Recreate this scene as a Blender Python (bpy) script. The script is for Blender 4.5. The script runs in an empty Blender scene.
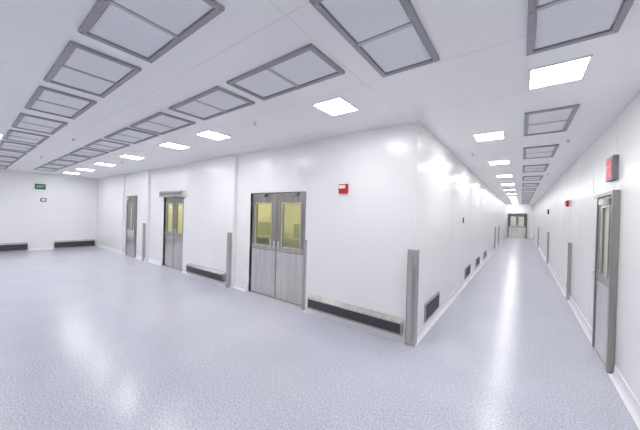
import bpy, bmesh, math, random
from mathutils import Matrix, Vector
random.seed(3)
S=bpy.context.scene
H=2.94
# ---------------------------------------------------------------- materials
def mat(name,col,rough=.5,metal=0,spec=.5,emit=None,es=0,noise=None,bump=None,coat=0):
    m=bpy.data.materials.new(name); m.use_nodes=True
    nt=m.node_tree; b=nt.nodes['Principled BSDF']
    b.inputs['Base Color'].default_value=(*col,1)
    b.inputs['Roughness'].default_value=rough
    b.inputs['Metallic'].default_value=metal
    b.inputs['Specular IOR Level'].default_value=spec
    b.inputs['Coat Weight'].default_value=coat
    if emit:
        b.inputs['Emission Color'].default_value=(*emit,1)
        b.inputs['Emission Strength'].default_value=es
    if noise:
        sc,amt,stretch=noise
        tc=nt.nodes.new('ShaderNodeTexCoord'); mp=nt.nodes.new('ShaderNodeMapping')
        mp.inputs['Scale'].default_value=stretch
        nz=nt.nodes.new('ShaderNodeTexNoise'); nz.inputs['Scale'].default_value=sc; nz.inputs['Detail'].default_value=4
        rp=nt.nodes.new('ShaderNodeValToRGB')
        rp.color_ramp.elements[0].position=.3; rp.color_ramp.elements[1].position=.7
        rp.color_ramp.elements[0].color=(*[max(0,c*(1-amt)) for c in col],1)
        rp.color_ramp.elements[1].color=(*[min(1,c*(1+amt)) for c in col],1)
        nt.links.new(tc.outputs['Object'],mp.inputs[0]); nt.links.new(mp.outputs[0],nz.inputs['Vector'])
        nt.links.new(nz.outputs[0],rp.inputs[0]); nt.links.new(rp.outputs[0],b.inputs['Base Color'])
        if bump:
            bp=nt.nodes.new('ShaderNodeBump'); bp.inputs['Strength'].default_value=bump; bp.inputs['Distance'].default_value=.002
            nt.links.new(nz.outputs[0],bp.inputs['Height']); nt.links.new(bp.outputs[0],b.inputs['Normal'])
    return m
WALL=mat('wall_white_enamel',(.915,.915,.92),.25,noise=(1.2,.008,(1,1,1)))
CEIL=mat('ceiling_white_panel',(.915,.915,.925),.35,noise=(.9,.008,(1,1,1)))
SEAM=mat('panel_seam',(.82,.82,.84),.5)
BASE=mat('cove_base_white',(.90,.90,.93),.35)
FRAME=mat('filter_frame_grey',(.34,.34,.365),.45,metal=.2)
FBAR=mat('filter_bar_grey',(.55,.55,.58),.45,metal=.1)
STEEL=mat('brushed_stainless',(.50,.48,.455),.28,metal=.9,noise=(14,.14,(1,1,.05)))
STEELD=mat('dark_stainless',(.35,.335,.315),.30,metal=.85,noise=(14,.14,(1,1,.05)))
STEELL=mat('light_stainless',(.66,.64,.61),.24,metal=.9,noise=(14,.12,(1,1,.06)))
GUARD=mat('guard_stainless',(.46,.455,.445),.22,metal=.9,noise=(10,.16,(1,1,.08)))
DARK=mat('dark_gap',(.03,.03,.035),.6)
BUMP=mat('bumper_charcoal',(.06,.06,.07),.45,noise=(30,.1,(1,1,1)))
RED=mat('alarm_red',(.55,.02,.03),.35)
WHITEP=mat('white_plastic',(.85,.85,.85),.3)
GREYP=mat('grey_plastic',(.22,.22,.24),.45)
GREEN=mat('exit_green_face',(.03,.22,.12),.4)
YEL=mat('label_yellow',(.75,.7,.08),.5)
LABW=mat('lab_wall_yellow',(.80,.78,.50),.6,noise=(2,.05,(1,1,1)))
LABD=mat('lab_bench_olive',(.36,.36,.16),.5)
LAMP=mat('lamp_diffuser',(1,1,1),.5,emit=(.985,.985,.985),es=34)
LAMPY=mat('lamp_yellow_diffuser',(1,1,.6),.5,emit=(1,.96,.62),es=26)
EXITR=mat('exit_red_face',(.75,.06,.10),.4,emit=(1,.05,.08),es=.25)
def media():
    m=bpy.data.materials.new('filter_perforated_face'); m.use_nodes=True; nt=m.node_tree; b=nt.nodes['Principled BSDF']
    tc=nt.nodes.new('ShaderNodeTexCoord'); v=nt.nodes.new('ShaderNodeTexVoronoi'); v.inputs['Scale'].default_value=80
    v.inputs['Randomness'].default_value=.15
    rp=nt.nodes.new('ShaderNodeValToRGB')
    rp.color_ramp.elements[0].position=.18; rp.color_ramp.elements[0].color=(.64,.64,.69,1)
    rp.color_ramp.elements[1].position=.42; rp.color_ramp.elements[1].color=(.86,.86,.90,1)
    nt.links.new(tc.outputs['Object'],v.inputs['Vector']); nt.links.new(v.outputs['Distance'],rp.inputs[0])
    nt.links.new(rp.outputs[0],b.inputs['Base Color']); b.inputs['Roughness'].default_value=.6
    return m
MEDIA=media()
def floormat():
    m=bpy.data.materials.new('epoxy_terrazzo_floor'); m.use_nodes=True; nt=m.node_tree; b=nt.nodes['Principled BSDF']
    tc=nt.nodes.new('ShaderNodeTexCoord')
    n1=nt.nodes.new('ShaderNodeTexNoise'); n1.inputs['Scale'].default_value=62; n1.inputs['Detail'].default_value=7; n1.inputs['Roughness'].default_value=.85
    r1=nt.nodes.new('ShaderNodeValToRGB')
    e=r1.color_ramp.elements; e[0].position=.40; e[0].color=(.38,.385,.49,1); e[1].position=.58; e[1].color=(.78,.78,.86,1)
    n2=nt.nodes.new('ShaderNodeTexNoise'); n2.inputs['Scale'].default_value=1.4; n2.inputs['Detail'].default_value=3
    r2=nt.nodes.new('ShaderNodeValToRGB')
    e=r2.color_ramp.elements; e[0].position=.3; e[0].color=(.93,.93,.94,1); e[1].position=.7; e[1].color=(1,1,1,1)
    mx=nt.nodes.new('ShaderNodeMix'); mx.data_type='RGBA'; mx.blend_type='MULTIPLY'; mx.inputs[0].default_value=1
    nt.links.new(tc.outputs['Object'],n1.inputs['Vector']); nt.links.new(tc.outputs['Object'],n2.inputs['Vector'])
    nt.links.new(n1.outputs[0],r1.inputs[0]); nt.links.new(n2.outputs[0],r2.inputs[0])
    nt.links.new(r1.outputs[0],mx.inputs[6]); nt.links.new(r2.outputs[0],mx.inputs[7]); nt.links.new(mx.outputs[2],b.inputs['Base Color'])
    b.inputs['Roughness'].default_value=.24; b.inputs['Specular IOR Level'].default_value=.5
    bp=nt.nodes.new('ShaderNodeBump'); bp.inputs['Strength'].default_value=.06; bp.inputs['Distance'].default_value=.002
    nt.links.new(n1.outputs[0],bp.inputs['Height']); nt.links.new(bp.outputs[0],b.inputs['Normal'])
    return m
FLOOR=floormat()
def glassmat():
    m=bpy.data.materials.new('window_glass'); m.use_nodes=True; nt=m.node_tree; nt.nodes.remove(nt.nodes['Principled BSDF'])
    t=nt.nodes.new('ShaderNodeBsdfTransparent'); t.inputs[0].default_value=(.97,.98,.94,1)
    g=nt.nodes.new('ShaderNodeBsdfGlossy'); g.inputs['Roughness'].default_value=.05
    x=nt.nodes.new('ShaderNodeMixShader'); x.inputs[0].default_value=.12; o=nt.nodes['Material Output']
    nt.links.new(t.outputs[0],x.inputs[1]); nt.links.new(g.outputs[0],x.inputs[2]); nt.links.new(x.outputs[0],o.inputs[0])
    return m
GLASS=glassmat()
# ---------------------------------------------------------------- builder
class B:
    def __init__(s): s.bm=bmesh.new(); s.mats=[]
    def mi(s,m):
        if m not in s.mats: s.mats.append(m)
        return s.mats.index(m)
    def box(s,x0,x1,y0,y1,z0,z1,m):
        x0,x1=sorted((x0,x1)); y0,y1=sorted((y0,y1)); z0,z1=sorted((z0,z1))
        v=[s.bm.verts.new(p) for p in ((x0,y0,z0),(x1,y0,z0),(x1,y1,z0),(x0,y1,z0),(x0,y0,z1),(x1,y0,z1),(x1,y1,z1),(x0,y1,z1))]
        k=s.mi(m)
        for q in ((3,2,1,0),(4,5,6,7),(0,1,5,4),(1,2,6,5),(2,3,7,6),(3,0,4,7)):
            f=s.bm.faces.new([v[i] for i in q]); f.material_index=k
        return s
    def cyl(s,p0,p1,r,m,n=14,r2=None):
        p0=Vector(p0);p1=Vector(p1); a=(p1-p0); L=a.length
        q=a.to_track_quat('Z','Y').to_matrix().to_4x4(); M=Matrix.Translation((p0+p1)/2)@q
        g=bmesh.ops.create_cone(s.bm,cap_ends=True,segments=n,radius1=r,radius2=r if r2 is None else r2,depth=L,matrix=M)
        k=s.mi(m)
        for f in {f for v in g['verts'] for f in v.link_faces}: f.material_index=k
        return s
    def prism(s,prof,axis,a,b,m):
        def P(u,z,t): return (t,u,z) if axis=='X' else (u,t,z)
        A=[s.bm.verts.new(P(u,z,a)) for u,z in prof]; C=[s.bm.verts.new(P(u,z,b)) for u,z in prof]
        k=s.mi(m); n=len(prof); F=[s.bm.faces.new(A),s.bm.faces.new(C[::-1])]
        for i in range(n): F.append(s.bm.faces.new((A[i],C[i],C[(i+1)%n],A[(i+1)%n])))
        for f in F:f.material_index=k
        return s
    def done(s,name,bevel=0,loc=(0,0,0),rotz=0,parent=None):
        bmesh.ops.recalc_face_normals(s.bm,faces=s.bm.faces)
        me=bpy.data.meshes.new(name); s.bm.to_mesh(me); s.bm.free()
        for m in s.mats: me.materials.append(m)
        o=bpy.data.objects.new(name,me); S.collection.objects.link(o); o.location=loc; o.rotation_euler[2]=rotz
        if bevel:
            md=o.modifiers.new('bevel','BEVEL'); md.width=bevel; md.segments=2; md.limit_method='ANGLE'
        if parent: o.parent=parent
        return o
def inst(o,name,loc,rotz=0):
    c=bpy.data.objects.new(name,o.data); S.collection.objects.link(c); c.location=loc; c.rotation_euler[2]=rotz
    for md in o.modifiers:
        n=c.modifiers.new(md.name,md.type)
        if md.type=='BEVEL': n.width=md.width;n.segments=md.segments;n.limit_method=md.limit_method
    return c
XL=-14.8; XR=.875; XB=-1.11; YA=3.6; YR=3.68; YBK=-3.5; YE=29.0
# ---------------------------------------------------------------- shell
B().box(XL-.15,XR+.15,YBK-.15,YE+.15,-.12,0,FLOOR).done('floor')
c=B().box(XL-.15,XR+.15,YBK-.15,YE+.15,H,H+.12,CEIL)
for y in (-2.4,-1.2,0.1,1.22,2.3,3.3): c.box(XL,XR if y<3.4 else XB,y-.003,y+.003,H-.001,H+.01,SEAM)
for i in range(7):
    x=-1.22-2.4*i
    c.box(x-.003,x+.003,YBK,3.6,H-.001,H+.01,SEAM)
for i in range(11):
    y=5.4+2.3*i
    c.box(XB,XR,y-.003,y+.003,H-.001,H+.01,SEAM)
c.done('ceiling')
# front wall with openings (door_1: -4.58..-3.06, door_2: -8.60..-7.40)
w=B()
w.box(XL,-8.60,YR,3.80,0,H,WALL).box(-8.60,-7.40,YR,3.80,2.04,H,WALL).box(-7.40,-4.58,YR,3.80,0,H,WALL)
w.box(-4.58,-3.06,YR,3.80,2.08,H,WALL).box(-3.06,XB,YR,3.80,0,H,WALL)
w.box(-2.95,XB,YA,YR,0,H,WALL).box(-6.95,-5.05,YA,YR,0,H,WALL).box(-10.35,-9.55,YA,YR,0,H,WALL).box(XL,-11.7,YA,YR,0,H,WALL)
for x in (-5.9,-2.03,): w.box(x-.002,x+.002,YA-.001,YA+.01,0,H,SEAM)
for x in (-3.9,-7.2,-9.0): w.box(x-.002,x+.002,YR-.001,YR+.01,2.25,H,SEAM)
w.done('wall_front')
w=B().box(XB-.12,XB,3.80,YE,0,H,WALL)
for i in range(20):
    y=5.9+1.2*i; w.box(XB-.01,XB+.001,y-.002,y+.002,0,H,SEAM)
w.done('wall_corridor_left')
w=B().box(XR,XR+.12,YBK,YE,0,H,WALL)
for i in range(22):
    y=3.4+1.2*i; w.box(XR-.001,XR+.01,y-.002,y+.002,0,H,SEAM)
w.done('wall_right')
B().box(XL-.12,XL,YBK,3.8,0,H,WALL).done('wall_far')
B().box(XL,XR,YBK-.12,YBK,0,H,WALL).done('wall_back')
B().box(XB-.12,XR+.12,YE,YE+.12,0,H,WALL).done('wall_corridor_end')
# lab room behind doors
B().box(-9.3,-2.4,6.4,6.5,0,H,LABW).done('wall_lab_back')
B().box(-9.4,-9.3,3.8,6.5,0,H,LABW).done('wall_lab_left')
B().box(-2.4,-2.3,3.8,6.5,0,H,LABW).done('wall_lab_right')
def cove(u0,sgn):
    pr=[(u0,0),(u0+sgn*.055,0)]
    for i in range(1,6):
        a=i/5*math.pi/2
        pr.append((u0+sgn*(.055-.045*math.sin(a)),.055-.055*math.cos(a)))
    pr+= [(u0+sgn*.010,.11),(u0,.115)]
    return pr
def base(name,axis,u0,sgn,segs):
    b=B()
    for a,e in segs: b.prism(cove(u0,sgn),axis,a,e,BASE)
    return b.done(name)
base('baseboard_front','X',YA,-1,[(-2.95,XB),(-6.95,-5.05),(-10.35,-9.55),(XL+.06,-11.7)])
base('baseboard_recess','X',YR,-1,[(-5.05,-4.66),(-7.33,-6.95),(-9.55,-8.67),(-10.6,-10.35),(-11.7,-11.42)])
base('baseboard_corridor_left','Y',XB,1,[(YA,YE)])
base('baseboard_right','Y',XR,-1,[(YBK,4.34),(5.19,YE)])
base('baseboard_far','Y',XL,1,[(YBK,YA)])
base('baseboard_back','X',YBK,1,[(XL,XR)])
# ---------------------------------------------------------------- doors (local: x width, front at -y, z up)
def leaf(b,x0,x1,z1,win,hinge,wz=(1.12,1.86),up=None):
    y0,y1=-.015,.03
    wx0,wx1=win
    wz0,wz1=wz
    U=up or STEELD
    b.box(x0,x1,y0,y1,.008,wz0,STEEL).box(x0,x1,y0,y1,wz1,z1,U)
    b.box(x0,wx0,y0,y1,wz0,wz1,U).box(wx1,x1,y0,y1,wz0,wz1,U)
    b.box(x0+.012,x1-.012,y0-.003,y0,.03,.93,STEELL)        # kick plate
    b.box(x0+.012,x1-.012,y0-.004,y0,.93,.945,STEELD)
    f=.022
    b.box(wx0-f,wx1+f,y0-.012,y0,wz0-f,wz0,STEELL).box(wx0-f,wx1+f,y0-.012,y0,wz1,wz1+f,STEELL)
    b.box(wx0-f,wx0,y0-.012,y0,wz0,wz1,STEELL).box(wx1,wx1+f,y0-.012,y0,wz0,wz1,STEELL)
    b.box(wx0,wx1,-.004,.0,wz0,wz1,GLASS)
    hx=x0-.006 if hinge<0 else x1+.006
    for hz in (.25,1.05,1.85): b.cyl((hx,y0-.008,hz-.055),(hx,y0-.008,hz+.055),.009,STEELL,10)
def frame(b,w,h,t=.06,m=STEEL,d=.05):
    b.box(-w/2-t,-w/2,-d,.03,0,h+t,m).box(w/2,w/2+t,-d,.03,0,h+t,m).box(-w/2,w/2,-d,.03,h,h+t,m)
def double_door(name,loc,w,h,rotz=0,closer=False,labels=False,wz=(1.03,1.86),backing=False,wf=(.2,.8),up=None):
    b=B(); frame(b,w,h,m=up or STEEL)
    lw=w/2-.004
    leaf(b,-w/2+.006,-.004,h-.006,(-w/2+lw*wf[0],-w/2+lw*wf[1]),-1,wz,up)
    leaf(b,.004,w/2-.006,h-.006,(w/2-lw*wf[1],w/2-lw*wf[0]),1,wz,up)
    b.box(-.012,.012,-.022,-.015,.01,h-.01,STEELD)
    b.box(-w/2,w/2,-.02,.03,0,.008,STEELD)
    for sx in (-1,1):
        b.box(sx*.03,sx*.09,-.022,-.014,.97,1.13,STEELL)
        if backing: b.box(sx*w/2*.2,sx*w/2*.8,.003,.012,wz[0],wz[1],WHITEP)
    if closer:
        b.box(-w/2-.05,w/2+.1,-.17,-.05,h+.02,h+.17,STEELL)
        b.box(-w/2-.02,w/2+.07,-.175,-.168,h+.06,h+.13,GREYP)
    else:
        for sx in (-1,1):
            b.box(sx*w*.20,sx*w*.36,-.075,-.02,h-.075,h-.02,STEELD)
    if labels:
        for sx in (-1,1):
            x=sx*w*.24
            b.box(x-.07,x+.07,-.010,-.006,wz[1]-.26,wz[1]-.08,WHITEP).box(x-.05,x+.05,-.012,-.010,wz[1]-.24,wz[1]-.13,YEL)
    return b.done(name,loc=loc,rotz=rotz,bevel=.0015)
double_door('door_1',(-3.82,3.735,0),1.52,2.08)
double_door('door_2',(-8.0,3.735,0),1.20,2.04,closer=True,labels=True)
def single_door(name,loc,w,h,rotz,win,hs=1,m=STEELD,wz=(1.0,1.85)):
    b=B(); frame(b,w,h,.05,m,.03)
    leaf(b,-w/2+.006,w/2-.006,h-.006,win,-hs,wz)
    b.box(win[0],win[1],.003,.02,wz[0],wz[1],WHITEP)
    b.cyl((hs*(w/2-.07),-.07,1.02),(hs*(w/2-.18),-.07,1.02),.010,STEELL).cyl((hs*(w/2-.07),-.07,1.02),(hs*(w/2-.07),-.01,1.02),.010,STEELL)
    b.box(hs*(w/2-.10),hs*(w/2-.04),-.024,-.015,.93,1.13,STEELL)
    b.box(-hs*w*.42,-hs*w*.08,-.085,-.02,h-.11,h-.04,STEELL)
    b.box(-hs*w*.2,hs*w*.12,-.10,-.085,h-.02,h-.005,STEELL)
    b.box(-w/2,w/2,-.01,.03,0,.008,STEELD)
    return b.done(name,loc=loc,rotz=rotz,bevel=.0015)
single_door('door_3',(-11.02,3.65,0),.70,2.08,0,(-.10,.10))
single_door('door_4',(XR-.031,4.77,0),.70,2.0,-math.pi/2,(-.10,.24),hs=-1,m=STEELD,wz=(1.05,1.86))
DKD=mat('dark_door_steel',(.14,.135,.13),.4,metal=.5)
double_door('door_5',(-.26,YE-.031,0),1.22,2.08,wz=(1.05,1.85),backing=True,wf=(.25,.85),up=DKD)
# ---------------------------------------------------------------- guard posts
def post():
    b=B()
    b.box(-.045,.045,-.06,.0,.005,1.22,GUARD).box(-.05,.05,-.065,0,0,.02,STEELL)
    b.box(-.032,.032,-.063,-.059,.03,1.2,STEEL)
    for z in (.15,.6,1.08): b.cyl((0,-.067,z),(0,-.06,z),.010,STEELD,10)
    return b
p=post().done('guard_post',bevel=.004,loc=(-5.13,YA-.001,0))
for x,y,r in ((-3.00,YR-.001,0),(-9.70,YA-.001,0)):
    inst(p,'guard_post',(x,y,0),r)
for y in (7.75,13.35,20.5): inst(p,'guard_post',(XR-.001,y,0),-math.pi/2)
for y in (17.0,20.0): inst(p,'guard_post',(XB+.001,y,0),math.pi/2)
b=B(); b.box(XB-.075,XB+.006,YA-.065,YA-.001,.0,1.25,GUARD).box(XB+.001,XB+.04,YA-.065,YA+.07,0,1.25,GUARD)
b.box(XB-.06,XB-.005,YA-.069,YA-.065,.03,1.22,STEEL); b.box(XB-.085,XB+.05,YA-.075,YA-.001,0,.02,STEELL)
b.done('corner_guard_post',bevel=.004)
# ---------------------------------------------------------------- low bumpers / return grilles
def bumper(name,L,loc,rotz,z0=.12,z1=.30,d=.075):
    b=B()
    b.box(-L/2,L/2,-d,0,z0,z1-.03,BUMP)
    b.prism([(-d-.006,z1-.045),(-d-.006,z1-.028),(0,z1+.015),(0,z1-.035)],'X',-L/2-.01,L/2+.01,STEELL)
    b.box(-L/2-.01,L/2+.01,-d-.008,0,z0-.018,z0,STEEL)
    for k in range(3):
        zz=z0+.025+k*.033; b.box(-L/2+.02,L/2-.02,-d-.004,-d,zz,zz+.010,BUMP)
    b.box(-L/2-.012,-L/2,-d-.004,0,z0-.018,z1-.02,STEEL).box(L/2,L/2+.012,-d-.004,0,z0-.018,z1-.02,STEEL)
    return b.done(name,loc=loc,rotz=rotz)
bumper('wall_bumper_rail',1.58,(-2.04,YA,0),0)
bumper('wall_bumper_rail',1.6,(-6.07,YA,0),0)
bumper('wall_bumper_rail',1.25,(XL,2.9,0),math.pi/2,.04,.30)
bumper('wall_bumper_rail',1.8,(XL,.65,0),math.pi/2,.04,.30)
def grille(L,z0,z1):
    b=B(); d=.02
    b.box(-L/2,L/2,-.006,0,z0,z1,DARK)
    b.box(-L/2,L/2,-d,0,z0,z0+.02,STEEL).box(-L/2,L/2,-d,0,z1-.02,z1,STEEL).box(-L/2,-L/2+.02,-d,0,z0,z1,STEEL).box(L/2-.02,L/2,-d,0,z0,z1,STEEL)
    n=int((z1-z0-.05)/.028)
    for k in range(n):
        z=z0+.03+k*.028; b.prism([(-.016,z),(-.013,z-.003),(-.004,z+.010),(-.007,z+.013)],'X',-L/2+.02,L/2-.02,BUMP)
    return b
g=grille(.85,.13,.40).done('return_air_grille',loc=(XB+.001,4.55,0),rotz=math.pi/2)
for y in (8.1,10.2,12.5): inst(g,'return_air_grille',(XB+.001,y,0),math.pi/2)
# ---------------------------------------------------------------- ceiling filters
def filt(L,W):
    b=B(); t=.038
    b.box(-L/2,L/2,-W/2,-W/2+t,-.022,0,FRAME).box(-L/2,L/2,W/2-t,W/2,-.022,0,FRAME)
    b.box(-L/2,-L/2+t,-W/2+t,W/2-t,-.022,0,FRAME).box(L/2-t,L/2,-W/2+t,W/2-t,-.022,0,FRAME)
    b.box(-.013,.013,-W/2+t,W/2-t,-.018,0,FBAR)
    for s in (-1,1):
        x0,x1=sorted((s*.013,s*(L/2-t))); y0,y1=-W/2+t,W/2-t
        b.box(x0,x1,y0,y1,-.006,0,FBAR)
        b.box(x0+.010,x1-.010,y0+.010,y1-.010,-.011,-.006,MEDIA)
    for sx in (-1,0,1):
        for sy in (-1,1): b.cyl((sx*(L/2-t/2),sy*(W/2-t/2),-.026),(sx*(L/2-t/2),sy*(W/2-t/2),-.022),.006,STEELL,8)
    return b
fa=None
def addf(x,y,r=0):
    global fa
    if fa is None: fa=filt(1.04,.47).done('ceiling_air_filter',loc=(x,y,H),rotz=r)
    else: inst(fa,'ceiling_air_filter',(x,y,H),r)
for x in (-2.0,-3.25,-4.54,-5.95,-7.3,-8.6,-9.9,-11.2,-12.5,-13.8): addf(x,.72)
for x in (-1.78,-2.97,-4.25,-5.42,-6.7,-7.95,-9.2,-10.45,-11.7,-12.95): addf(x,1.76)
addf(-.78,1.72,math.pi/2)
for y in (2.01,4.47,6.4,8.4,10.4,12.4,14.5,16.6,18.7,20.8,22.9,25.0,27.1): addf(.235,y,math.pi/2)
# ---------------------------------------------------------------- lamps
def lamp(W,D):
    b=B(); t=.012
    b.box(-W/2,W/2,-D/2,D/2,-.010,0,LAMP)
    b.box(-W/2-t,W/2+t,-D/2-t,-D/2,-.014,0,WHITEP).box(-W/2-t,W/2+t,D/2,D/2+t,-.014,0,WHITEP)
    b.box(-W/2-t,-W/2,-D/2,D/2,-.014,0,WHITEP).box(W/2,W/2+t,-D/2,D/2,-.014,0,WHITEP)
    return b
l0=lamp(.35,.39).done('ceiling_light_panel',loc=(.21,3.02,H))
LP=[(-1.75,2.60),(-4.1,2.50),(-5.45,2.50),(-7.6,2.50),(-9.6,2.5),(-11.6,2.5),(-13.4,2.5),
    (-7.55,.25),(-10.2,.25),(-12.8,.25)]
LP+=[(-.42,4.8+2.36*i) for i in range(11)]
LP+=[(.3,-1.2),(-2.2,-1.6),(-4.7,-1.6),(-7.2,-1.9),(-9.7,-1.9),(-12.2,-1.9),(.0,-2.8)]
for x,y in LP: inst(l0,'ceiling_light_panel',(x,y,H))
b=B().box(-.5,.5,-.2,.2,-.02,0,LAMPY).box(-.52,.52,-.22,-.2,-.025,0,WHITEP).box(-.52,.52,.2,.22,-.025,0,WHITEP)
ly=b.done('yellow_light_panel',loc=(-3.9,5.0,H)); inst(ly,'yellow_light_panel',(-7.9,5.0,H))
def bench(x,name='lab_workbench'):
    b=B(); b.box(-.9,.9,-.35,.35,.88,.93,LABD)
    for sx in (-.86,.82):
        for sy in (-.32,.28): b.box(sx,sx+.04,sy,sy+.04,0,.88,STEELD)
    b.box(-.85,.85,-.3,.3,.2,.23,STEELD).box(-.8,0,-.3,.32,.5,.88,LABD).box(-.6,.5,.05,.3,.93,1.35,LABD)
    return b.done(name,loc=(x,6.02,0))
bench(-4.9); bench(-6.9)
# ---------------------------------------------------------------- small fixtures
b=B(); b.box(-.075,.075,-.045,0,-.07,.07,RED).box(-.05,.05,-.075,-.045,.0,.05,WHITEP).box(-.055,.055,-.052,-.045,-.055,-.02,RED)
b.box(-.08,.08,-.012,0,-.075,.075,RED)
al=b.done('fire_alarm_strobe',bevel=.006,loc=(-2.23,YA-.001,2.09))
inst(al,'fire_alarm_strobe',(XR-.001,8.5,2.08),-math.pi/2)
e=bpy.data.objects.new('exit_sign',None); S.collection.objects.link(e); e.location=(XR,4.63,2.32); e.rotation_euler[2]=-math.pi/2
b=B(); b.box(-.15,.15,-.05,0,-.14,.14,GREYP).box(-.115,.115,-.054,-.05,-.105,.105,EXITR); h=b.done('housing',bevel=.004,parent=e)
def txt(s,size,par,m,y):
    cu=bpy.data.curves.new('exit_text','FONT'); cu.body=s; cu.size=size; cu.extrude=.001; cu.align_x='CENTER'; cu.align_y='CENTER'
    o=bpy.data.objects.new('lettering',cu); S.collection.objects.link(o); o.data.materials.append(m); o.rotation_euler=(math.pi/2,0,0); o.location=(0,y,0); o.parent=par
txt('EXIT',.095,e,WHITEP,-.056)
e2=bpy.data.objects.new('exit_sign',None); S.collection.objects.link(e2); e2.location=(XL,1.86,2.42); e2.rotation_euler[2]=math.pi/2
b=B(); b.box(-.14,.14,-.05,0,-.10,.10,DARK).box(-.12,.12,-.053,-.05,-.08,.08,GREEN); b.done('housing',bevel=.004,parent=e2)
txt('EXIT',.10,e2,WHITEP,-.055)
b=B(); b.box(-.08,.08,-.04,0,-.07,.07,GREYP).box(-.05,.05,-.045,-.04,-.04,.04,WHITEP); b.done('wall_intercom_box',bevel=.004,loc=(XL,1.95,1.92),rotz=math.pi/2)
b=B(); b.box(-.035,.035,-.03,0,-.06,.06,GREYP).box(-.02,.02,-.033,-.03,0,.03,RED); b.done('card_reader',bevel=.004,loc=(XR,5.32,1.33),rotz=-math.pi/2)
b=B(); b.box(-.04,.04,-.03,0,-.06,.06,GREYP).box(-.03,.03,-.033,-.03,-.02,.04,WHITEP); b.done('wall_pressure_gauge',bevel=.004,loc=(XB,7.2,1.62),rotz=math.pi/2)
b=B(); b.box(-.10,.10,-.04,0,-.10,.10,DARK).box(-.08,.08,-.043,-.04,-.08,.08,GREYP); b.done('wall_control_box',bevel=.004,loc=(XR,14.0,2.0),rotz=-math.pi/2)
b=B(); b.cyl((0,0,-.006),(0,0,0),.04,WHITEP,18).cyl((0,0,-.035),(0,0,-.006),.012,STEELL,10).cyl((0,0,-.04),(0,0,-.036),.022,STEELL,14)
sp=b.done('ceiling_sprinkler',loc=(-3.0,2.45,H))
for x,y in ((-6.6,1.24),(-9.8,1.24),(-8.6,2.6),(.55,5.6),(.55,9.5),(-.8,6.0)): inst(sp,'ceiling_sprinkler',(x,y,H))
# ---------------------------------------------------------------- camera
f,yaw,pitch,roll=269.57,.6409,-.0069,.0273
def tr(d):
    c,s=math.cos(roll),math.sin(roll); R=d[0]*c-d[1]*s; U=d[0]*s+d[1]*c; F=d[2]
    c,s=math.cos(pitch),math.sin(pitch); U2=U*c+F*s; F2=-U*s+F*c
    c,s=math.cos(yaw),math.sin(yaw); return Vector((R*c-F2*s,R*s+F2*c,U2))
r_,u_,f_=tr((1,0,0)),tr((0,1,0)),tr((0,0,1))
M=Matrix((( r_.x,u_.x,-f_.x,0),(r_.y,u_.y,-f_.y,0),(r_.z,u_.z,-f_.z,1.7),(0,0,0,1)))
cd=bpy.data.cameras.new('camera'); cd.sensor_fit='HORIZONTAL'; cd.sensor_width=36; cd.lens=f/640*36; cd.clip_start=.05; cd.clip_end=200
co=bpy.data.objects.new('camera',cd); S.collection.objects.link(co); co.matrix_world=M; S.camera=co
W=bpy.data.worlds.new('world'); S.world=W; W.use_nodes=True; W.node_tree.nodes['Background'].inputs[0].default_value=(.9,.92,1,1); W.node_tree.nodes['Background'].inputs[1].default_value=.5
S.view_settings.view_transform='Standard'; S.view_settings.look='None'; S.view_settings.exposure=0.05
